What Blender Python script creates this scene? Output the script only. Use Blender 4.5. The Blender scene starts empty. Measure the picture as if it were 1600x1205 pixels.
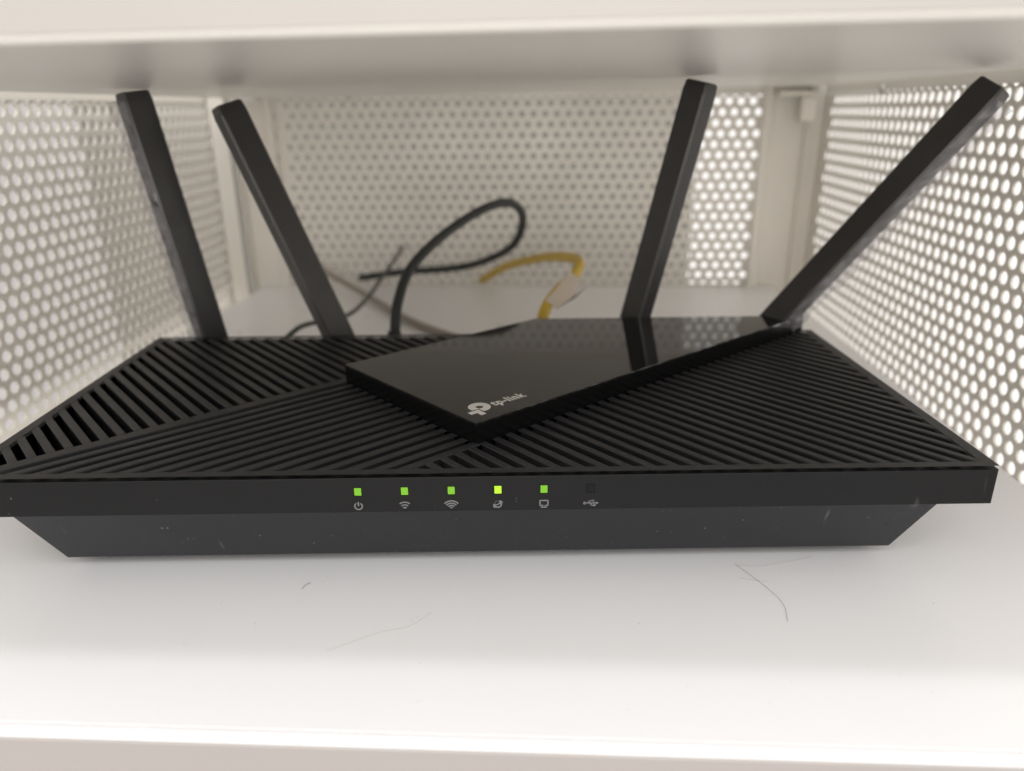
import bpy, bmesh, math, random
from mathutils import Vector, Matrix
random.seed(7)
scene = bpy.context.scene
COL = scene.collection
S = 0.001                                   # everything below is measured in millimetres

# ------------------------------------------------------------------ camera, world, lamps, exposure
F_PX, PITCH, YAW, ROLL = 1171.26, 0.3542, -0.0085, -0.0097
CAM = Vector((7.704, -166.752, 117.147))
def cam_axes():
    f0 = Vector((-math.sin(YAW), math.cos(YAW), 0)); r0 = Vector((math.cos(YAW), math.sin(YAW), 0)); u0 = Vector((0, 0, 1))
    fw = math.cos(PITCH)*f0 - math.sin(PITCH)*u0
    up = math.cos(PITCH)*u0 + math.sin(PITCH)*f0
    return math.cos(ROLL)*r0 + math.sin(ROLL)*up, -math.sin(ROLL)*r0 + math.cos(ROLL)*up, fw
rt, up, fw = cam_axes()
cd = bpy.data.cameras.new('camera'); cam = bpy.data.objects.new('camera', cd); COL.objects.link(cam)
M = Matrix((rt, up, -fw)).transposed().to_4x4(); M.translation = CAM*S
cam.matrix_world = M
cd.lens = 6.81; cd.sensor_fit = 'HORIZONTAL'; cd.sensor_width = 6.81*1600/F_PX
cd.clip_start = 0.004; cd.clip_end = 50
cd.dof.use_dof = True; cd.dof.focus_distance = 0.197; cd.dof.aperture_fstop = 2.4
scene.camera = cam

w = bpy.data.worlds.new('World'); scene.world = w; w.use_nodes = True
w.node_tree.nodes['Background'].inputs[0].default_value = (1.0, 0.965, 0.93, 1)
w.node_tree.nodes['Background'].inputs[1].default_value = 0.78

def area(name, loc, target, sx, sy, power, col):
    l = bpy.data.lights.new(name, 'AREA'); l.shape = 'RECTANGLE'; l.size = sx; l.size_y = sy; l.energy = power; l.color = col
    o = bpy.data.objects.new(name, l); COL.objects.link(o); o.location = loc
    o.rotation_euler = (Vector(target)-Vector(loc)).to_track_quat('-Z', 'Y').to_euler(); return o
# ceiling tube light above and a little in front of the cabinet
area('ceiling_tube_lamp', (0.02, -0.375, 1.60), (0.02, -0.04, 0.0), 1.2, 0.07, 3.9, (0.94, 0.97, 1.0))
area('ceiling_panel_lamp', (0.1, -1.3, 1.5), (0.0, 0.0, 0.0), 2.0, 1.2, 8.6, (0.97, 0.98, 1.0))  # added soft fill from the upper front, lifts the shaded shelf
# added fill lights brightening the interior: low from the front, and from the right
area('window_light_front', (-0.25, -2.2, 0.10), (0.0, 0.2, 0.06), 1.3, 0.9, 11.0, (1.0, 0.955, 0.90))
area('window_light_right', (0.95, 0.30, -0.10), (0.0, 0.25, -0.10), 1.0, 1.4, 5.6, (1.0, 0.95, 0.89))

scene.view_settings.view_transform = 'Standard'; scene.view_settings.look = 'None'
scene.view_settings.exposure = 0.62; scene.view_settings.gamma = 1.0
scene.view_settings.use_curve_mapping = False
scene.render.engine = 'CYCLES'

# ------------------------------------------------------------------ materials
def mat(name, col, rough=0.5, spec=0.5, var=0.0, vscale=60, bump=0.0, bscale=900, rvar=0.0, coat=0.0, specks=0.0,
        scratch=0.0, alpha=1.0, metal=0.0, trans=0.0, emit=None, estr=0.0, ior=1.5):
    m = bpy.data.materials.new(name); m.use_nodes = True
    nt = m.node_tree; b = nt.nodes['Principled BSDF']; L = nt.links
    b.inputs['Base Color'].default_value = (*col, 1); b.inputs['Roughness'].default_value = rough
    b.inputs['Specular IOR Level'].default_value = spec; b.inputs['Metallic'].default_value = metal
    b.inputs['Coat Weight'].default_value = coat; b.inputs['Alpha'].default_value = alpha
    b.inputs['Transmission Weight'].default_value = trans; b.inputs['IOR'].default_value = ior
    if emit: b.inputs['Emission Color'].default_value = (*emit, 1); b.inputs['Emission Strength'].default_value = estr
    tc = nt.nodes.new('ShaderNodeTexCoord')
    def noise(scale, detail=4, rgh=.6, stretch=None):
        n = nt.nodes.new('ShaderNodeTexNoise'); n.inputs['Scale'].default_value = scale; n.inputs['Detail'].default_value = detail
        n.inputs['Roughness'].default_value = rgh
        if stretch:
            mp = nt.nodes.new('ShaderNodeMapping'); mp.inputs['Scale'].default_value = stretch[0]; mp.inputs['Rotation'].default_value = stretch[1]
            L.new(tc.outputs['Object'], mp.inputs['Vector']); L.new(mp.outputs['Vector'], n.inputs['Vector'])
        else: L.new(tc.outputs['Object'], n.inputs['Vector'])
        return n
    def ramp(a, b_, src):
        r = nt.nodes.new('ShaderNodeMapRange'); r.inputs['From Min'].default_value = a; r.inputs['From Max'].default_value = b_
        L.new(src, r.inputs['Value']); return r
    csock = None
    def mix(fac, c2, src):
        x = nt.nodes.new('ShaderNodeMix'); x.data_type = 'RGBA'
        L.new(fac, x.inputs['Factor'])
        if src is None: x.inputs['A'].default_value = (*col, 1)
        else: L.new(src, x.inputs['A'])
        x.inputs['B'].default_value = (*c2, 1); return x.outputs['Result']
    if var:
        n = noise(vscale); r = ramp(.3, .7, n.outputs['Fac']); csock = mix(r.outputs['Result'], tuple(c*(1-var) for c in col), csock)
    if specks:
        v = nt.nodes.new('ShaderNodeTexVoronoi'); v.inputs['Scale'].default_value = 330; L.new(tc.outputs['Object'], v.inputs['Vector'])
        r = ramp(.10, .05, v.outputs['Distance'])
        n = noise(45, 3); r2 = ramp(.50, .64, n.outputs['Fac'])
        mu = nt.nodes.new('ShaderNodeMath'); mu.operation = 'MULTIPLY'; L.new(r.outputs['Result'], mu.inputs[0]); L.new(r2.outputs['Result'], mu.inputs[1])
        m2 = nt.nodes.new('ShaderNodeMath'); m2.operation = 'MULTIPLY'; L.new(mu.outputs[0], m2.inputs[0]); m2.inputs[1].default_value = specks
        csock = mix(m2.outputs[0], (.30, .30, .30), csock)
    if scratch:
        for rot, sc in (((0.3, .5, .6), 1.0), ((.2, -.7, 1.9), 1.3)):
            n = noise(190*sc, 1, .3, ((1, .035, .2), rot)); r = ramp(.745, .775, n.outputs['Fac'])
            k = noise(38, 2); rk = ramp(.54, .62, k.outputs['Fac'])
            mu = nt.nodes.new('ShaderNodeMath'); mu.operation = 'MULTIPLY'; L.new(r.outputs['Result'], mu.inputs[0]); L.new(rk.outputs['Result'], mu.inputs[1])
            m2 = nt.nodes.new('ShaderNodeMath'); m2.operation = 'MULTIPLY'; L.new(mu.outputs[0], m2.inputs[0]); m2.inputs[1].default_value = scratch
            csock = mix(m2.outputs[0], (.35, .35, .35), csock)
    if csock is not None: L.new(csock, b.inputs['Base Color'])
    if rvar:
        n = noise(35, 4); r = ramp(.3, .7, n.outputs['Fac']); r.inputs['To Min'].default_value = max(0.02, rough-rvar); r.inputs['To Max'].default_value = rough+rvar
        L.new(r.outputs['Result'], b.inputs['Roughness'])
    if bump:
        n = noise(bscale, 3); bp = nt.nodes.new('ShaderNodeBump'); bp.inputs['Strength'].default_value = bump; bp.inputs['Distance'].default_value = .0012 if name == 'clear_film' else .0003
        L.new(n.outputs['Fac'], bp.inputs['Height']); L.new(bp.outputs['Normal'], b.inputs['Normal'])
    return m

MT = dict(
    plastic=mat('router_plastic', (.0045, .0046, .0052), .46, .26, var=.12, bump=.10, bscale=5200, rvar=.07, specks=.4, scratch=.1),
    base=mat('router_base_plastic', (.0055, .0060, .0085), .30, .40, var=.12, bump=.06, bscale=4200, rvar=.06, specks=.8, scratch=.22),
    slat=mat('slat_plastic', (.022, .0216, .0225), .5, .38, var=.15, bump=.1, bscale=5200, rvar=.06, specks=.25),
    black=mat('slot_black', (.004, .004, .004), .8, .1),
    glass=mat('black_gloss_panel', (.008, .008, .008), .045, .5, bump=.012, bscale=60, rvar=.015),
    pbody=mat('panel_body_plastic', (.004, .004, .004), .22, .14),
    print_=mat('grey_print', (.19, .19, .195), .6, .3),
    logo=mat('silver_print', (.62, .59, .55), .45, .4),
    led=mat('led_green', (.05, .12, .01), .4, emit=(.13, .345, .003), estr=.8),
    ledb=mat('led_bright_green', (.1, .2, .01), .4, emit=(.34, .62, .008), estr=.95),
    ledoff=mat('led_unlit', (.006, .006, .006), .4, .2),
    ant=mat('antenna_plastic', (.028, .026, .025), .36, .5, var=.15, rvar=.08, bump=.05, bscale=2500),
    film=mat('clear_film', (.42, .40, .43), .10, 1.0, alpha=.4, bump=.4, bscale=240, var=.85, vscale=230, rvar=.1),
    paint=mat('cabinet_paint', (.775, .74, .675), .42, .5, var=.05, vscale=18, bump=.05, bscale=1500, rvar=.06),
    shelf=mat('shelf_paint', (.86, .855, .86), .30, .5, var=.02, vscale=14, bump=.02, bscale=1100, rvar=.03),
    under=mat('upper_shelf_paint', (.86, .835, .79), .32, .6, var=.02, vscale=20),
    fascia=mat('taupe_fascia_paint', (.43, .40, .385), .45, .4, var=.03, vscale=14),  # lower shelf's front face, its shade put into the colour
    fasciau=mat('cream_fascia_paint', (.50, .475, .445), .45, .4, var=.03, vscale=14),  # cream front face, colour darkened to offset the strong front light
    screw=mat('zinc_screw', (.62, .62, .60), .3, .5, metal=.9),
    rubber=mat('black_rubber', (.018, .020, .019), .5, .4, rvar=.08),
    green=mat('thin_cable_jacket', (.055, .062, .052), .5, .4),
    yellow=mat('yellow_cable_jacket', (.56, .38, .04), .45, .4, var=.08),
    greyc=mat('grey_cable_jacket', (.30, .26, .22), .55, .3),
    tag=mat('clear_cable_tag', (.60, .52, .43), .35, .4, alpha=.8, bump=.2, bscale=400),
    tagedge=mat('tag_print', (.10, .09, .09), .5, .3),
    hair=mat('hair_dark', (.20, .18, .16), .5, .3),
    pale=mat('hair_pale', (.42, .39, .36), .5, .3),
    dust=mat('dust_grey', (.42, .40, .37), .8, .2),
    foot=mat('foot_rubber', (.02, .02, .02), .8, .2),
    floor=mat('room_floor_vinyl', (.22, .20, .18), .5, .4, var=.1, vscale=2),
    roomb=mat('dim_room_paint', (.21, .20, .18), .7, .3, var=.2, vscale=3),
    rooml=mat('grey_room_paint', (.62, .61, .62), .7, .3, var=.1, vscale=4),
)

# ------------------------------------------------------------------ mesh helpers (coordinates in mm)
def mesh_obj(name, verts, faces, m, parent=None, smooth=False):
    me = bpy.data.meshes.new(name)
    me.from_pydata([(v[0]*S, v[1]*S, v[2]*S) for v in verts], [], faces); me.update()
    bm = bmesh.new(); bm.from_mesh(me); bmesh.ops.recalc_face_normals(bm, faces=bm.faces); bm.to_mesh(me); bm.free()
    if smooth:
        for p in me.polygons: p.use_smooth = True
    me.materials.append(m)
    o = bpy.data.objects.new(name, me); COL.objects.link(o)
    if parent: o.parent = parent
    return o
def bevel(o, wd, seg=2, ang=30):
    b = o.modifiers.new('bevel', 'BEVEL'); b.width = wd*S; b.segments = seg; b.limit_method = 'ANGLE'; b.angle_limit = math.radians(ang)
    return o
def empty(name, loc=(0, 0, 0), rz=0):
    o = bpy.data.objects.new(name, None); COL.objects.link(o); o.location = Vector(loc)*S; o.rotation_euler = (0, 0, rz)
    o.empty_display_size = .01; return o
def tag(o, label=None, cat=None, group=None, kind=None):
    for k, v in (('label', label), ('category', cat), ('group', group), ('kind', kind)):
        if v: o[k] = v
    return o
class MB:
    def __init__(s): s.v = []; s.f = []
    def add(s, v, f): n = len(s.v); s.v += [tuple(p) for p in v]; s.f += [tuple(i+n for i in q) for q in f]; return s
    def box(s, x0, x1, y0, y1, z0, z1):
        return s.add([(x, y, z) for z in (z0, z1) for y in (y0, y1) for x in (x0, x1)],
                     [(0, 2, 3, 1), (4, 5, 7, 6), (0, 1, 5, 4), (2, 6, 7, 3), (0, 4, 6, 2), (1, 3, 7, 5)])
    def prism(s, poly, z0, z1):
        n = len(poly)
        return s.add([(x, y, z0) for x, y in poly]+[(x, y, z1) for x, y in poly],
                     [tuple(range(n))[::-1], tuple(range(n, 2*n))]+[(i, (i+1) % n, n+(i+1) % n, n+i) for i in range(n)])
    def lathe(s, prof, n=20, mtx=None):           # prof: (r,z)
        v = []; f = []
        for r, z in prof:
            for i in range(n):
                a = 2*math.pi*i/n; v.append(Vector((r*math.cos(a), r*math.sin(a), z)))
        for k in range(len(prof)-1):
            for i in range(n): f.append((k*n+i, k*n+(i+1) % n, (k+1)*n+(i+1) % n, (k+1)*n+i))
        f.append(tuple(range(n))[::-1]); f.append(tuple(range((len(prof)-1)*n, len(prof)*n)))
        if mtx: v = [mtx @ p for p in v]
        return s.add(v, f)
    def build(s, name, m, parent=None, smooth=False): return mesh_obj(name, s.v, s.f, m, parent, smooth)
def catmull(pts, per=14):
    P = [Vector(p) for p in pts]; P = [2*P[0]-P[1]]+P+[2*P[-1]-P[-2]]; out = []
    for i in range(1, len(P)-2):
        a, b, c, d = P[i-1:i+3]
        for k in range(per):
            t = k/per
            out.append(.5*((2*b)+(c-a)*t+(2*a-5*b+4*c-d)*t*t+(3*b-a-3*c+d)*t**3))
    out.append(P[-2]); return out
def tube(pts, r, n=12, per=14, rfun=None):
    path = catmull(pts, per); mb = MB(); v = []; f = []
    nrm = None
    for i, p in enumerate(path):
        t = (path[min(i+1, len(path)-1)]-path[max(i-1, 0)]).normalized()
        if nrm is None: nrm = t.orthogonal().normalized()
        nrm = (nrm-t*nrm.dot(t)).normalized(); bi = t.cross(nrm)
        rr = rfun(i/(len(path)-1)) if rfun else r
        for k in range(n):
            a = 2*math.pi*k/n; v.append(p+(nrm*math.cos(a)+bi*math.sin(a))*rr)
    for i in range(len(path)-1):
        for k in range(n): f.append((i*n+k, i*n+(k+1) % n, (i+1)*n+(k+1) % n, (i+1)*n+k))
    f.append(tuple(range(n))[::-1]); f.append(tuple(range((len(path)-1)*n, len(path)*n)))
    return mb.add(v, f)
def clip(poly, a, b, c):                            # keep a*x+b*y >= c
    out = []
    for i in range(len(poly)):
        p, q = poly[i], poly[(i+1) % len(poly)]
        dp, dq = a*p[0]+b*p[1]-c, a*q[0]+b*q[1]-c
        if dp >= 0: out.append(p)
        if dp*dq < 0:
            t = dp/(dp-dq); out.append((p[0]+(q[0]-p[0])*t, p[1]+(q[1]-p[1])*t))
    return out
def parea(p): return .5*sum(p[i][0]*p[(i+1) % len(p)][1]-p[(i+1) % len(p)][0]*p[i][1] for i in range(len(p)))
def inset(poly, d):
    if parea(poly) < 0: poly = poly[::-1]
    out = poly
    for i in range(len(poly)):
        p, q = poly[i], poly[(i+1) % len(poly)]
        ex, ey = q[0]-p[0], q[1]-p[1]; l = math.hypot(ex, ey)
        if l < 1e-6: continue
        nx, ny = -ey/l, ex/l
        out = clip(out, nx, ny, nx*p[0]+ny*p[1]+d)
        if len(out) < 3: return []
    return out

# ------------------------------------------------------------------ the cabinet (own axes, turned a little against the router)
PHI = -0.0582
cab = empty('metal_cabinet', (0, 0, 0), PHI)
tag(cab, 'off-white perforated metal cabinet with white shelves, holding the black router', 'cabinet')
XL, XR, YB, YF, ZU = -204.5, 192.5, 353.0, -52.6, 126.6
SHL, SHR = -184.0, 173.0
# lower shelf: bent sheet profile (y,z) swept along x
def sweep_x(prof, x0, x1, nseg=1):
    n = len(prof); v = []; f = []
    for k in range(nseg+1):
        x = x0+(x1-x0)*k/nseg
        v += [(x, y, z) for y, z in prof]
    for k in range(nseg):
        for i in range(n): f.append((k*n+i, k*n+(i+1) % n, (k+1)*n+(i+1) % n, (k+1)*n+i))
    f.append(tuple(range(n))[::-1]); f.append(tuple(range(nseg*n, (nseg+1)*n)))
    return v, f
arc = [(YF+1.3-1.3*math.sin(a), -1.4+1.3*math.cos(a)) for a in [math.pi/2*i/7 for i in range(8)]]
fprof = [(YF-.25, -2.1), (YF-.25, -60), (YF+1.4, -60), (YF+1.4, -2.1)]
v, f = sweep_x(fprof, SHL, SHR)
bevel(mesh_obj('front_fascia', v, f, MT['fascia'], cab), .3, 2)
prof = [(351.5, 0), (-50.35, 0), (-50.45, -.6), (-50.85, -.6), (-50.95, -.12)]+arc[1:]+[(YF, -2.0), (YF+1.5, -2.0), (YF+1.5, -6), (351.5, -6)]
v, f = sweep_x(prof, SHL, SHR)
lower = mesh_obj('lower_shelf', v, f, MT['shelf'], cab)
# upper shelf, its underside just above the antennas
arcu = [(-57+.9-.9*math.cos(a), ZU+.9-.9*math.sin(a)) for a in [math.pi/2*i/7 for i in range(8)]]
prof = arcu+[(351.0, ZU), (351.0, ZU+6), (-57, ZU+6)]
v, f = sweep_x(prof, SHL, SHR+14)
v = [(x, y, z+.011*x) for x, y, z in v]
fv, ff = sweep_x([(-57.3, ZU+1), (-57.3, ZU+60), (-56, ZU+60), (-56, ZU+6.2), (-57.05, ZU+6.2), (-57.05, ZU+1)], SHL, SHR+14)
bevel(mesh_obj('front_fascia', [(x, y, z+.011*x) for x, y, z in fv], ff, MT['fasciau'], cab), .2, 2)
upper = mesh_obj('upper_shelf', v, f, MT['under'], cab)

def perforated(name, origin, du, dn, a0, a1, rows, pitch, row, dia, parent, ztop):
    """staggered round holes cut through 1 mm sheet; a runs along du, z is up, dn is the inner normal"""
    N = 18; hexc = [(0, -2*row/3), (pitch/2, -row/3), (pitch/2, row/3), (0, 2*row/3), (-pitch/2, row/3), (-pitch/2, -row/3)]
    hole = [(dia/2*math.cos(-math.pi/2+2*math.pi*i/N), dia/2*math.sin(-math.pi/2+2*math.pi*i/N)) for i in range(N)]
    V = []; Fc = []
    du = Vector(du); dn = Vector(dn); O = Vector(origin)
    idx = {}
    def vid(a, z, t):
        k = (round(a, 2), round(z, 2), t)
        if k not in idx: idx[k] = len(V); V.append(tuple(O+du*a+Vector((0, 0, z))-dn*t))
        return idx[k]
    for r in range(rows):
        z = ztop-r*row; off = pitch/2 if r % 2 else 0
        n = int((a1-a0)/pitch)
        for c in (-1, n):                           # plain cells close the row ends
            for t in (0, 1.0):
                cv = [vid(a0+off+c*pitch+x, z+y, t) for x, y in hexc]; Fc.append(tuple(cv) if t == 0 else tuple(cv[::-1]))
        for c in range(n):
            a = a0+off+c*pitch
            H = {}
            for t in (0, 1.0):
                hv = [vid(a+x, z+y, t) for x, y in hole]; H[t] = hv
                cv = [vid(a+x, z+y, t) for x, y in hexc]
                for i in range(6):
                    q = [cv[i], cv[(i+1) % 6]]+[hv[(3*i+3-j) % N] for j in range(4)]
                    Fc.append(tuple(q) if t == 0 else tuple(q[::-1]))
            for i in range(N): Fc.append((H[0][i], H[1.0][i], H[1.0][(i+1) % N], H[0][(i+1) % N]))
    return mesh_obj(name, V, Fc, MT['paint'], parent)
# left side: holes run along +y; right side and back likewise
perforated('perforated_side_panel', (XL, 0, 0), (0, 1, 0), (1, 0, 0), 139.8-7.55*24, 345, 22, 7.55, 6.78, 5.2, cab, 118.3)
perforated('perforated_side_panel', (XR, 0, 0), (0, 1, 0), (-1, 0, 0), 188.2-7.6*30, 345, 22, 7.6, 6.62, 5.3, cab, 120.4)
perforated('perforated_back_panel', (0, YB, 0), (1, 0, 0), (0, -1, 0), -156.1, 157, 20, 7.6, 6.6, 4.4, cab, 120.2)
# plain margins of the panels
mb = MB()
for x, sgn in ((XL, 1), (XR, -1)):
    x0, x1 = sorted((x-.9*sgn, x+.45*sgn))
    mb2 = MB().box(x0, x1, -58, 352, (118.3 if sgn > 0 else 120.4)+3.9, 175); mb2.build('side_panel_top_margin', MT['paint'], cab)
    mb2 = MB().box(x0, x1, -58, 352, -50, -26); mb2.build('side_panel_bottom_margin', MT['paint'], cab)
    ya = 341.0 if sgn > 0 else 343.0
    MB().box(x0, x1, ya, 352.0, -25.9, 122.1 if sgn > 0 else 124.1).build('side_panel_rear_margin', MT['paint'], cab)
    MB().box(x0, x1, -62, -44, -25.9, 122.1 if sgn > 0 else 124.1).build('side_panel_front_margin', MT['paint'], cab)
MB().box(-200, 191, YB-.45, YB+.9, 123.8, 175).build('back_panel_top_margin', MT['paint'], cab)
MB().box(-160, 152, YB-.4, YB+.9, -1.0, 1.6).build('back_panel_bottom_margin', MT['paint'], cab)
# corner posts: folded angle sections in the rear corners
def post(px0, px1, side, name='corner_post'):
    m_ = MB()
    if side < 0:
        poly = [(px0, YB-9), (px0+1.2, YB-9), (px0+1.2, YB-1.4), (px1-7, YB-1.4), (px1-5.6, YB-3.2), (px1, YB-3.2), (px1, YB-.6), (px0, YB-.6)]
    else:
        poly = [(px0, YB-3.2), (px0+5.6, YB-3.2), (px0+7, YB-1.4), (px1-1.2, YB-1.4), (px1-1.2, YB-6), (px1, YB-6), (px1, YB-.6), (px0, YB-.6)]
    m_.prism(poly, -20, 172.0)
    return bevel(m_.build(name, MT['paint'], cab), .5, 2)
post(-190, -164.5, -1); post(154.0, 182.5, 1)
MB().box(182.6, 193.2, YB-1.3, YB-.5, -20, 172.0).build('corner_filler', MT['paint'], cab)
MB().prism([(-202.5, YB-1), (-202.5, YB-14), (-191.8, YB-14), (-191.8, YB-12.6), (-200.5, YB-12.6), (-200.5, YB-1)], -20, 172).build('corner_flange', MT['paint'], cab)
# shelf clip in the rear right corner and the screw heads
m_ = MB()
m_.prism([(160, YB-14), (184, YB-14), (184, YB-4), (160, YB-4)], 122.6, 126.0)
m_.prism([(174.5, YB-13.5), (183.6, YB-13.5), (183.6, YB-6.4), (174.5, YB-6.4)], 107.5, 122.5)
bevel(m_.build('shelf_clip', MT['paint'], cab), 1.4, 3)
m_ = MB(); m_.prism([(-184, YB-14), (-172, YB-14), (-172, YB-4), (-184, YB-4)], 122.6, 126.0)
bevel(m_.build('shelf_clip', MT['shelf'], cab), 1.2, 3)
def screw(loc, axis, r):
    q = Vector((0, 0, 1)).rotation_difference(Vector(axis)).to_matrix().to_4x4(); q.translation = Vector(loc)
    return MB().lathe([(r, 0), (r, r*.45), (r*.8, r*.75), (r*.35, r*.95)], 18, q).build('screw', MT['screw'], cab, True)
screw((XR-1, 262, 124.6), (-1, 0, 0), 2.6)
screw((-113, YB-1, 126.0), (0, -1, 0), 2.4)
screw((XL+.5, 250, 124.8), (1, 0, 0), 2.2)

# what the holes look out on
def wallsheet(name, x0, x1, y0, y1, z0, z1, m):
    return tag(MB().box(x0, x1, y0, y1, z0, z1).build(name, m), kind='structure')
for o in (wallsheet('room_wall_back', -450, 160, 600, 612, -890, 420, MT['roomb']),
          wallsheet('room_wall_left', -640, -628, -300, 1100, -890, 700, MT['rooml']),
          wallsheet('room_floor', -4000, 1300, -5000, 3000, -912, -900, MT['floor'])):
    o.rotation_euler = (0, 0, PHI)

# ------------------------------------------------------------------ the router
T = 32.54; LIP = 10.69; W = 130.5; D = 122.3; FT = 3.0
ZB = T-LIP
rtr = empty('wifi_router', (0, 0, 0))
tag(rtr, 'black four-antenna wifi router with slotted top and green status lights on white shelf', 'router')
# lower body: tapers in towards the shelf
lo = [(-112.8, 10.5), (112.8, 10.5), (112.8, 112), (-112.8, 112)]; hi = [(-117.8, .7), (117.8, .7), (117.8, 121), (-117.8, 121)]
n = 4
base = mesh_obj('lower_body', [(x, y, FT) for x, y in lo]+[(x, y, ZB+.05) for x, y in hi],
                [(3, 2, 1, 0), (4, 5, 6, 7)]+[(i, (i+1) % 4, 4+(i+1) % 4, 4+i) for i in range(4)], MT['base'], rtr)
bevel(base, .5, 2)
for sx in (-1, 1):
    for y in (24, 100):
        q = Matrix.Translation((sx*98, y, 0)); MB().lathe([(5, 0), (5.2, .4), (5.2, FT)], 20, q).build('rubber_foot', MT['foot'], rtr, False)
# band: open tray whose front carries the lights
def rect(d): return [(-W+d, d), (W-d, d), (W-d, D-d), (-W+d, D-d)]
zs = [(0.0, ZB), (0.0, T-1.05), (2.3, T-1.05), (2.3, T-9.4)]
V = []; Fc = []
for d, z in zs: V += [(x, y, z) for x, y in rect(d)]
for k in range(3):
    for i in range(4): Fc.append((k*4+i, k*4+(i+1) % 4, k*4+4+(i+1) % 4, k*4+4+i))
Fc += [(0, 1, 2, 3), (12, 13, 14, 15)]
band = bevel(mesh_obj('front_band', V, Fc, MT['plastic'], rtr), .2, 2)
MB().box(-W+2.31, W-2.31, 2.31, D-2.31, T-9.35, T-9.1).build('inner_floor', MT['black'], rtr)

A40 = math.radians(40); cu, su = math.cos(A40), math.sin(A40)
def uv2xy(u, v): return (u*cu-v*su, u*su+v*cu)
P0, P1, P2, P3 = (-.5, 17.2), (-45.4, 67.8), (19.4, D), (127.2, D)
XI0, XI1, YI0, YI1 = -127.6, 127.3, 2.6, 119.6
inner = [(XI0, YI0), (XI1, YI0), (XI1, YI1), (XI0, YI1)]
def band_v(v0, v1, poly=inner):
    p = clip(poly, -su, cu, v0); return clip(p, su, -cu, -v1)
def band_u(u0, u1, poly):
    p = clip(poly, cu, su, u0); return clip(p, -cu, -su, -u1) if len(p) > 2 else []
VA, VB1, VB0, VC = 84.6, 80.7, 15.1, 12.6
# frame of the slotted top: border strips and the two diagonal ribs
fr = MB(); ZF = T-1.06
fr.prism([(-W, 0), (W, 0), (W-3.2, YI0), (-W+2.9, YI0)], ZF, T)
fr.prism([(-W, 0), (-W+2.9, YI0), (-W+2.9, YI1), (-W, D)], ZF, T)
fr.prism([(W, 0), (W, D), (W-3.2, YI1), (W-3.2, YI0)], ZF, T)
fr.prism([(-W, D), (-W+2.9, YI1), (W-3.2, YI1), (W, D)], ZF, T)
top = fr.build('slotted_top', MT['slat'], rtr)
bm = bmesh.new(); bm.from_mesh(top.data); bmesh.ops.remove_doubles(bm, verts=bm.verts, dist=1e-6)
# drop the mitre faces inside the ring so that the outer edge can be bevelled as one
kill = [f_ for f_ in bm.faces if len(f_.verts) == 4 and all(len(e.link_faces) >= 2 for e in f_.edges) and abs(f_.normal.z) < .1 and sum(len(e.link_faces) > 2 for e in f_.edges) >= 2]
bmesh.ops.delete(bm, geom=list(set(kill)), context='FACES_ONLY')
bmesh.ops.recalc_face_normals(bm, faces=bm.faces); bm.to_mesh(top.data); bm.free()
bevel(top, .2, 2)
def bar(poly, name, parent, z0, z1, m, b=.22):
    """straight bar with softened top edges"""
    if len(poly) < 3 or abs(parea(poly)) < .6: return None
    if parea(poly) < 0: poly = poly[::-1]
    q = []
    for p in poly:
        if not q or math.hypot(p[0]-q[-1][0], p[1]-q[-1][1]) > .05: q.append(p)
    poly = q if math.hypot(q[0][0]-q[-1][0], q[0][1]-q[-1][1]) > .05 else q[:-1]
    ins = inset(poly, b)
    if len(ins) != len(poly):
        return MB().prism(poly, z0, z1-.02).build(name, m, parent)
    # rotate inset so that indices correspond
    k = min(range(len(ins)), key=lambda i: (ins[i][0]-poly[0][0])**2+(ins[i][1]-poly[0][1])**2); ins = ins[k:]+ins[:k]
    low = inset(poly, .55)
    if len(low) == len(poly):
        k = min(range(len(low)), key=lambda i: (low[i][0]-poly[0][0])**2+(low[i][1]-poly[0][1])**2); low = low[k:]+low[:k]
    else: low = poly
    n = len(poly); v = [(x, y, z0) for x, y in low]+[(x, y, z1-.65) for x, y in low]+[(x, y, z1-.45) for x, y in poly]+[(x, y, z1-b*.8) for x, y in poly]+[(x, y, z1) for x, y in ins]
    f = [tuple(range(n))[::-1], tuple(range(4*n, 5*n))]
    for r in range(4): f += [(r*n+i, r*n+(i+1) % n, r*n+n+(i+1) % n, r*n+n+i) for i in range(n)]
    return mesh_obj(name, v, f, m, parent)
ZS = T-8.9
def rib(v0, v1, poly=inner): return bar(band_v(v0, v1, poly), 'rib', top, ZS, T-.003, MT['slat'], .15)
rib(VB1, VA); rib(VC, VB0, clip(inner, -cu, -su, -11.3))
zoneA = band_v(VA+.01, 400)
zoneC = band_v(-400, VC-.01)
e3 = (P3[0]-P0[0], P3[1]-P0[1]); l3 = math.hypot(*e3)
zoneC2 = clip(clip(inner, e3[1]/l3, -e3[0]/l3, (e3[1]*P0[0]-e3[0]*P0[1])/l3+.03), cu, su, 11.32)
e = (P1[0]-P0[0], P1[1]-P0[1]); el = math.hypot(*e); nx, ny = -e[1]/el, e[0]/el      # left of P0->P1 is the lower-left side
zoneB = clip(inner, nx, ny, nx*P0[0]+ny*P0[1]+.02)
zoneB = band_v(VB0+.01, VB1-.01, zoneB)
GAP = .01
def strips_u(zone, r0, pitch, slot, lo_, hi_):
    k = lo_
    while k <= hi_:
        a = r0+k*pitch; bar(band_u(a, a+pitch-slot, zone), 'slat', top, ZS, T-.006-random.random()*.05, MT['slat']); k += 1
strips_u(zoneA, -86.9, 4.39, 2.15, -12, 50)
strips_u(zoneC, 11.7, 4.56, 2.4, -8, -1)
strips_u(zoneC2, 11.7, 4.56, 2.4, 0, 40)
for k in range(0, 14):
    a = 17.1+4.53*k; bar(band_v(a, a+4.53-2.25, zoneB), 'slat', top, ZS, T-.006-random.random()*.05, MT['slat'])
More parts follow.
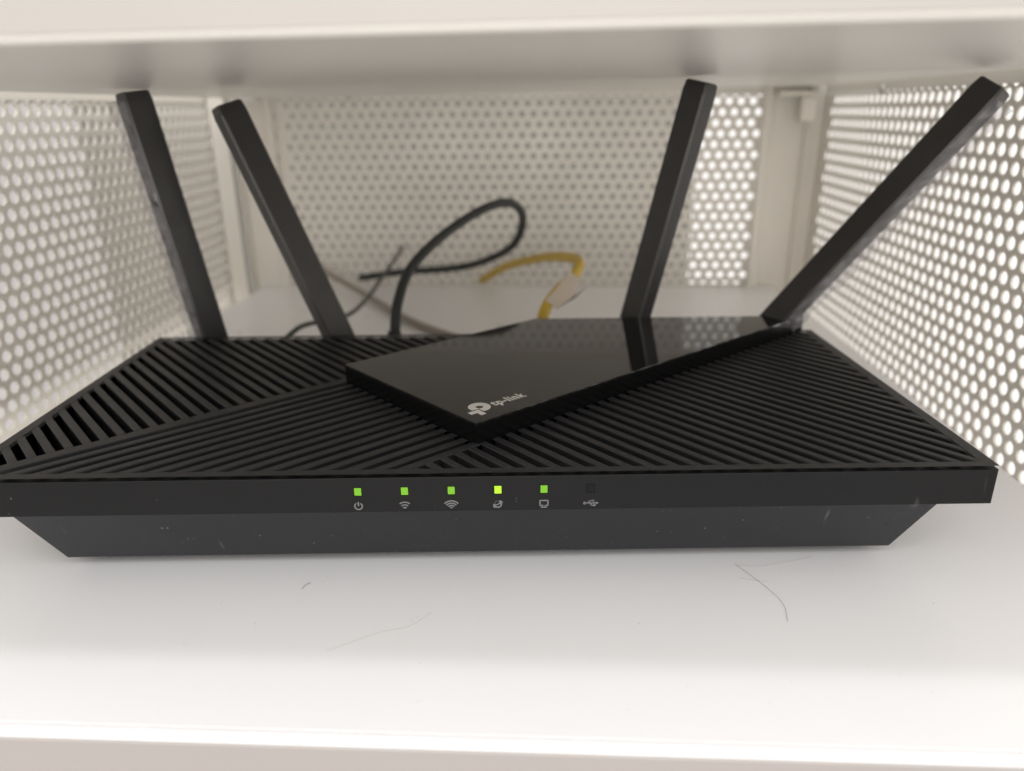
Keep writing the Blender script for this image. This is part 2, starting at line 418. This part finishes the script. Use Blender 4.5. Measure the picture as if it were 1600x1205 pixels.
# raised gloss block across the top
G = 6.0
gp = [P0, P3, P2, P1]
MB().prism(inset(gp, .12), T-8.0, T+G-.95).build('panel_body', MT['pbody'], rtr)
panel = bevel(MB().prism(gp, T+G-.93, T+G-.01).build('gloss_panel', MT['glass'], rtr), .18, 2)

def text_obj(name, s, size, m, parent, mtx, extr=.03, off=0.0, spacing=1.0, width=None, tall=1.0):
    c = bpy.data.curves.new(name, 'FONT'); c.body = s; c.size = size; c.extrude = extr; c.offset = off; c.space_character = spacing
    t = bpy.data.objects.new(name, c); COL.objects.link(t)
    dg = bpy.context.evaluated_depsgraph_get(); me = bpy.data.meshes.new_from_object(t.evaluated_get(dg))
    COL.objects.unlink(t); bpy.data.objects.remove(t)
    if width:
        xs = [q.co.x for q in me.vertices]; k = width/(max(xs)-min(xs)); me.transform(Matrix.Scale(k, 4, (1, 0, 0)) @ Matrix.Scale(k*tall, 4, (0, 1, 0)) @ Matrix.Translation((-min(xs), 0, 0)))
    me.transform(mtx); me.transform(Matrix.Scale(S, 4)); me.materials.clear(); me.materials.append(m)
    o = bpy.data.objects.new(name, me); COL.objects.link(o); o.parent = parent; return o
# printed mark and word on the panel, running along its front edge
ang = math.radians(38.5)
ux, uy = Vector((math.cos(ang), math.sin(ang), 0)), Vector((-math.sin(ang), math.cos(ang), 0))
c0 = Vector((.15, 28.75, T+G))
mk = MB(); R_ = 3.2; r_ = 1.05; N = 72; CUT = .9
def on_panel(p, h=.03): return c0+ux*p[0]+uy*p[1]+Vector((0, 0, h))
def r_out(a):
    x, y = math.cos(a), math.sin(a)
    return min(R_, max(CUT/abs(x), CUT/abs(y))) if x < -1e-6 and y < -1e-6 else R_
angs = [2*math.pi*i/N for i in range(N)]
v = [on_panel((k*math.cos(a), k*math.sin(a)), h) for h in (-.02, .03) for a in angs for k in (r_, r_out(a))]
f = []
for i in range(N):
    j = (i+1) % N
    f += [(2*i, 2*j, 2*j+1, 2*i+1), tuple(q+2*N for q in (2*i, 2*i+1, 2*j+1, 2*j)), (2*i+1, 2*j+1, 2*j+1+2*N, 2*i+1+2*N), (2*i, 2*i+2*N, 2*j+2*N, 2*j)]
mk.add(v, f)
Lp = [(-1.42, -1.42), (-5.1, -1.42), (-5.1, -3.15), (-3.15, -3.15), (-3.15, -5.1), (-1.42, -5.1)]
v = [on_panel(p, h) for h in (-.02, .03) for p in Lp]
mk.add(v, [(0, 3, 2, 1), (0, 5, 4, 3), (6, 7, 8, 9), (6, 9, 10, 11)]+[(i, (i+1) % 6, 6+(i+1) % 6, 6+i) for i in range(6)])
mk.build('emblem', MT['logo'], panel)
tm = Matrix.Translation(c0+ux*3.9+uy*(-2.0)+Vector((0, 0, .02))) @ Matrix.Rotation(ang, 4, 'Z')
text_obj('lettering', 'tp-link', 4.0, MT['logo'], panel, tm, .02, .12, 1.12, 11.9, 1.22)

# status lights and printed symbols on the front band
XLED = [-29.66, -17.99, -6.32, 5.35, 16.88, 28.57]; ZLED = 27.7; ZIC = 23.65
for i, x in enumerate(XLED):
    z = ZLED+(0.02*i)
    fm = MB(); hw, hh, t_ = .88, 1.05, .16
    for (a0, a1, b0, b1) in ((-hw-t_, hw+t_, hh, hh+t_), (-hw-t_, hw+t_, -hh-t_, -hh), (-hw-t_, -hw, -hh, hh), (hw, hw+t_, -hh, hh)):
        fm.box(x+a0, x+a1, -.045, .2, z+b0, z+b1)
    led = MB().box(x-hw+.01, x+hw-.01, -.02, .2, z-hh+.01, z+hh-.01).build('status_light', MT['ledoff'] if i == 5 else (MT['ledb'] if i == 3 else MT['led']), rtr)
    led['label'] = ['lit green power light', 'lit green light above small waves symbol', 'lit green light above large waves symbol', 'brightest yellow-green light above globe symbol', 'lit green light above socket symbol', 'unlit dark light above trident symbol'][i]
    fm.build('light_frame', MT['black'], led)
class Icon(MB):                                        # drawn in the plane of the front band, x right, z up
    def poly(s, pts):
        n = len(pts); v = [(x, y, z) for y in (-.04, .05) for x, z in pts]
        return s.add(v, [tuple(range(n)), tuple(range(n, 2*n))[::-1]]+[(i, (i+1) % n, n+(i+1) % n, n+i) for i in range(n)])
    def line(s, a, b, w_=.3):
        dx, dz = b[0]-a[0], b[1]-a[1]; l = math.hypot(dx, dz); nx_, nz_ = -dz/l*w_/2, dx/l*w_/2
        return s.poly([(a[0]+nx_, a[1]+nz_), (a[0]-nx_, a[1]-nz_), (b[0]-nx_, b[1]-nz_), (b[0]+nx_, b[1]+nz_)])
    def arc(s, c, r, a0, a1, w_=.3, n=18, sq=1.0, rot=0):
        pts = []
        for i in range(n+1):
            a = math.radians(a0+(a1-a0)*i/n); x, z = r*math.cos(a), r*sq*math.sin(a); ro = math.radians(rot)
            pts.append((c[0]+x*math.cos(ro)-z*math.sin(ro), c[1]+x*math.sin(ro)+z*math.cos(ro)))
        for i in range(n): s.line(pts[i], pts[i+1], w_)
        return s
def icon(name, x, draw):
    ic = Icon(); draw(ic, x, ZIC); return ic.build(name, MT['print_'], rtr)
icon('power_symbol', XLED[0]-.1, lambda k, x, z: (k.arc((x, z), .95, 125, 415), k.line((x, z+.05), (x, z+1.2))))
icon('small_waves_symbol', XLED[1]-.15, lambda k, x, z: (k.arc((x, z-1.1), 2.05, 52, 128), k.arc((x, z-1.1), 1.3, 50, 130), k.arc((x, z-1.1), .55, 45, 135, .38)))
icon('large_waves_symbol', XLED[2]-.1, lambda k, x, z: (k.arc((x, z-1.1), 2.25, 40, 140), k.arc((x, z-1.1), 1.6, 40, 140), k.arc((x, z-1.1), .95, 40, 140), k.arc((x, z-1.1), .35, 40, 140, .4)))
icon('globe_symbol', XLED[3]-.05, lambda k, x, z: (k.arc((x, z), .85, 0, 360, .32, 24), k.arc((x, z), 1.25, -20, 215, .24, 22, .62, 32), k.line((x-.6, z-.25), (x+.65, z+.3), .24)))
icon('socket_symbol', XLED[4], lambda k, x, z: (k.line((x-1.0, z+.9), (x+1.0, z+.9)), k.line((x-1.0, z+1.04), (x-1.0, z-.55)), k.line((x+1.0, z+1.04), (x+1.0, z-.55)), k.line((x-1.12, z-.5), (x-.35, z-.5)), k.line((x+.35, z-.5), (x+1.12, z-.5)), k.line((x-.33, z-.38), (x-.33, z-1.0)), k.line((x+.33, z-.38), (x+.33, z-1.0)), k.line((x-.75, z-1.0), (x+.75, z-1.0))))
def usb(k, x, z):
    k.line((x-1.6, z), (x+1.55, z), .26); k.arc((x-1.5, z), .22, 0, 360, .42, 12)
    k.poly([(x+1.4, z+.38), (x+1.4, z-.38), (x+2.0, z)])
    k.line((x-.8, z), (x-.1, z+.72), .24); k.line((x-.15, z+.68), (x+.6, z+.68), .24); k.arc((x+.65, z+.68), .15, 0, 360, .3, 10)
    k.line((x-.3, z), (x+.3, z-.68), .24); k.line((x+.25, z-.66), (x+.8, z-.66), .24); k.poly([(x+.75, z-.4), (x+1.2, z-.4), (x+1.2, z-.9), (x+.75, z-.9)])
icon('trident_symbol', XLED[5]+.1, usb)

# antennas: faceted blades on hinges along the rear edge
def antenna(B, Tp, rho, film=False, flab=None):
    B, Tp = Vector(B), Vector(Tp); a = (Tp-B).normalized(); Ln = (Tp-B).length
    mid = (B+Tp)/2; n0 = (CAM-mid); n0 = (n0-a*n0.dot(a)).normalized()
    n1 = Matrix.Rotation(rho, 3, a) @ n0; w1 = a.cross(n1).normalized()
    if w1.x < 0: w1 = -w1
    hw, hd, ch = 5.4, 4.0, .7
    sec = [(-hw+ch, hd), (hw-ch, hd), (hw, hd-ch), (hw, -hd+1.6), (hw-1.6, -hd), (-hw+1.6, -hd), (-hw, -hd+1.6), (-hw, hd-ch)]
    V = []; Fc = []; rings = [(0, .96), (8, 1.0), (Ln-3.6, 1.0), (Ln-.5, .93), (Ln, .82)]
    for s_, k_ in rings:
        for x, y in sec: V.append(B+a*s_+w1*x*k_+n1*y*k_)
    n = len(sec)
    for r in range(len(rings)-1): Fc += [(r*n+i, r*n+(i+1) % n, (r+1)*n+(i+1) % n, (r+1)*n+i) for i in range(n)]
    Fc += [tuple(range(n))[::-1], tuple(range((len(rings)-1)*n, len(rings)*n))]
    an = mesh_obj('antenna', V, Fc, MT['ant'], rtr)
    # hinge knuckle
    q = Vector((0, 0, 1)).rotation_difference(Vector((0, 1, 0))).to_matrix().to_4x4(); q.translation = Vector((B.x, D+.2, B.z+3))
    MB().lathe([(5.2, 0), (5.2, 4.2), (4.6, 4.8)], 20, q).build('hinge', MT['ant'], an)
    if film:                                             # loose protective film, crinkled along the outer side
        sd = 1 if film > 0 else -1
        V = []; Fc = []; ns = 46
        rnd = random.Random(3+int(B.x))
        ph = [rnd.uniform(0, 6) for _ in range(6)]
        for i in range(ns+1):
            s_ = 6+(Ln-9)*i/ns; t = i/ns*Ln
            j = lambda q: rnd.uniform(-q, q)
            for k_, (x, y) in enumerate(((hw+.2, hd-.3), (hw+.8+j(.6), hd-2.4+j(.9)), (hw+.9+j(.8), hd-4.8+j(1.0)), (hw+1.6+j(1.1), -hd-1.0+j(1.2)))):
                V.append(B+a*(s_+j(.9))+w1*x*sd+n1*y)
        for i in range(ns):
            for k_ in range(3): Fc.append((i*4+k_, i*4+k_+1, i*4+5+k_, i*4+4+k_))
        mesh_obj('protective_film', V, Fc, MT['film'], an, False)['label'] = flab
    return an
antenna((-109, 129.5, 8), (-126.5, 126, 124.0), math.radians(28), -1, 'crinkled clear film on the leftmost antenna')
antenna((-52.5, 129.5, 8), (-93.2, 126, 119.5), math.radians(26))
antenna((54.5, 129.5, 8), (78.6, 118, 125.4), math.radians(-40))
antenna((97.5, 129.5, 8), (171.0, 98, 122.8), math.radians(-33), 1, 'crinkled clear film on the rightmost antenna')

# ------------------------------------------------------------------ cables behind the router
pc = empty('power_cable', (-39, 126, 14)); tag(pc, 'thick black cable looping up behind the router', 'cable')
def rel(o, root): o.parent = root; o.matrix_parent_inverse = Matrix.Translation(-root.location); return o
rel(tube([(-39.6, 129, 14), (-39.8, 135, 17), (-39.2, 140, 28), (-38.1, 148, 40.2), (-33.1, 165, 52), (-18.7, 190, 63), (-1, 215, 70.7), (12, 232, 70.7), (18.1, 250, 60.3), (12.2, 275, 41.1), (-9.6, 300, 26.2), (-33.5, 320, 18.8), (-61.4, 338, 13.7), (-93, 349, 7.5)], 2.25, 14).build('cord', MT['rubber'], None, True), pc)
rel(tube([(-39.6, 124, 13), (-39.8, 131, 14.5), (-39.6, 137, 20), (-39.3, 140, 29)], 4, 16, 10, lambda t: 4.3-1.5*t).build('strain_relief', MT['rubber'], None, True), pc)
yc = empty('network_cable', (22, 126, 14)); tag(yc, 'yellow network cable with a clear tag, bending behind the gloss panel', 'cable')
rel(tube([(21, 128, 15), (22, 138, 20), (24.6, 150, 33.3), (30.5, 160, 40), (38.3, 171, 44), (42.6, 182, 47.2), (43.0, 190, 48.2), (40.5, 203, 47.5), (34.5, 230, 43.0), (26.7, 260, 36.5), (8.4, 310, 22.2), (-8.5, 350, 4.5)], 2.5, 14).build('cord', MT['yellow'], None, True), yc)
rel(bevel(MB().box(16, 27.5, 122.5, 134, 9.5, 18).build('plug', MT['tag']), .6), yc)
# folded tag round the cord
a_, b_ = Vector((26.2, 152.5, 35.2)), Vector((38.4, 170.5, 44.3)); ax = (b_-a_); sd = Vector((1, .15, -.55)).normalized()
sd = (sd-ax.normalized()*sd.dot(ax.normalized())).normalized(); nm = ax.normalized().cross(sd)
V = []; Fc = []
outl = [(-2.7, 0.0), (-2.7, 1.0), (3.0, .98), (5.6, .62), (3.6, .04)]
for h in (-2.75, -2.5):
    for x, t in outl: V.append(a_+ax*t+sd*x+nm*h)
Fc = [(0, 1, 2, 3, 4)[::-1], (5, 6, 7, 8, 9)]+[(i, (i+1) % 5, 5+(i+1) % 5, 5+i) for i in range(5)]
tg = rel(mesh_obj('cable_tag', V, Fc, MT['tag']), yc)
V = [a_+ax*t+sd*x+nm*h for h in (-2.85, -2.4) for x, t in ((3.8, .10), (5.8, .60), (7.4, 1.02), (6.6, .55))]
stripe = mesh_obj('tag_edge', V, [(3, 2, 1, 0), (4, 5, 6, 7)]+[(i, (i+1) % 4, 4+(i+1) % 4, 4+i) for i in range(4)], MT['tagedge'], tg)
stripe.matrix_parent_inverse = tg.matrix_parent_inverse.inverted() @ Matrix.Identity(4) if False else Matrix.Identity(4)
tc_ = tube([(-95, 126, 14), (-92, 136, 20), (-86.1, 150, 25.4), (-82.7, 165, 25.5), (-72.6, 200, 19.9), (-69.2, 240, 18.6), (-66.5, 290, 21.7), (-62.7, 330, 26.9), (-62, 351, 29)], 1.15, 10).build('thin_cable', MT['green'], None, True)
tag(tc_, 'thin dark green-grey cable passing behind the second antenna from the left', 'cable')
gc = tube([(-139, 351, 22), (-118, 345, 14), (-89, 321, 5), (-70, 292, 3), (-47.4, 253.6, 2.5), (-15.9, 215.4, 2.5), (30, 180, 2.5), (60, 150, 4)], 2.1, 10).build('grey_cable', MT['greyc'], None, True)
tag(gc, 'pale grey-brown cable lying on the shelf behind the router', 'cable')

# ------------------------------------------------------------------ hairs and dust on the shelf
def strand(pts, r, label, m='hair'):
    o = tube(pts, r, 5, 10).build('hair_strand', MT[m], None, True); tag(o, label, 'hair', 'stray hairs on the shelf'); return o
strand([(69.4, 7.3, .1), (72.8, .4, .15), (75.7, -7.2, .3), (76.3, -11.9, .2), (75.1, -17.3, .1)], .042, 'curved dark hair on the white shelf in front of the router')
strand([(-46.2, -1.2, .15), (-45.6, 0.3, .3), (-44.6, 1.5, .15)], .06, 'short dark fibre on the shelf left of centre')
strand([(-34.5, -25.3, .06), (-23.7, -19.2, .06), (-16.5, -16.8, .06), (-11.5, -11.6, .06)], .022, 'faint long hair on the shelf below the power light', 'pale')
strand([(70.0, 6.8, .06), (76, 6.2, .06), (86, 8.6, .06), (92, 10.4, .06)], .035, 'faint hair curving right beside the router base', 'pale')
strand([(69, .8, .06), (72.5, -.3, .1), (76, -1.2, .06)], .03, 'tiny faint hair crossing the curved dark hair', 'pale')
dm = MB(); rnd = random.Random(11)
for i in range(90):
    x = rnd.uniform(-95, 115); y = rnd.uniform(-46, 9); r = rnd.uniform(.04, .12)*(1.6 if rnd.random() < .08 else 1)
    pl = [(x+r*rnd.uniform(.4, 1.2)*math.cos(k), y+r*rnd.uniform(.4, 1.6)*math.sin(k)) for k in [i_*math.pi*2/6 for i_ in range(6)]]
    dm.prism(pl, .004, .05)
tag(dm.build('dust', MT['dust']), 'scattered grey dust specks on the white shelf', 'dust', kind='stuff')
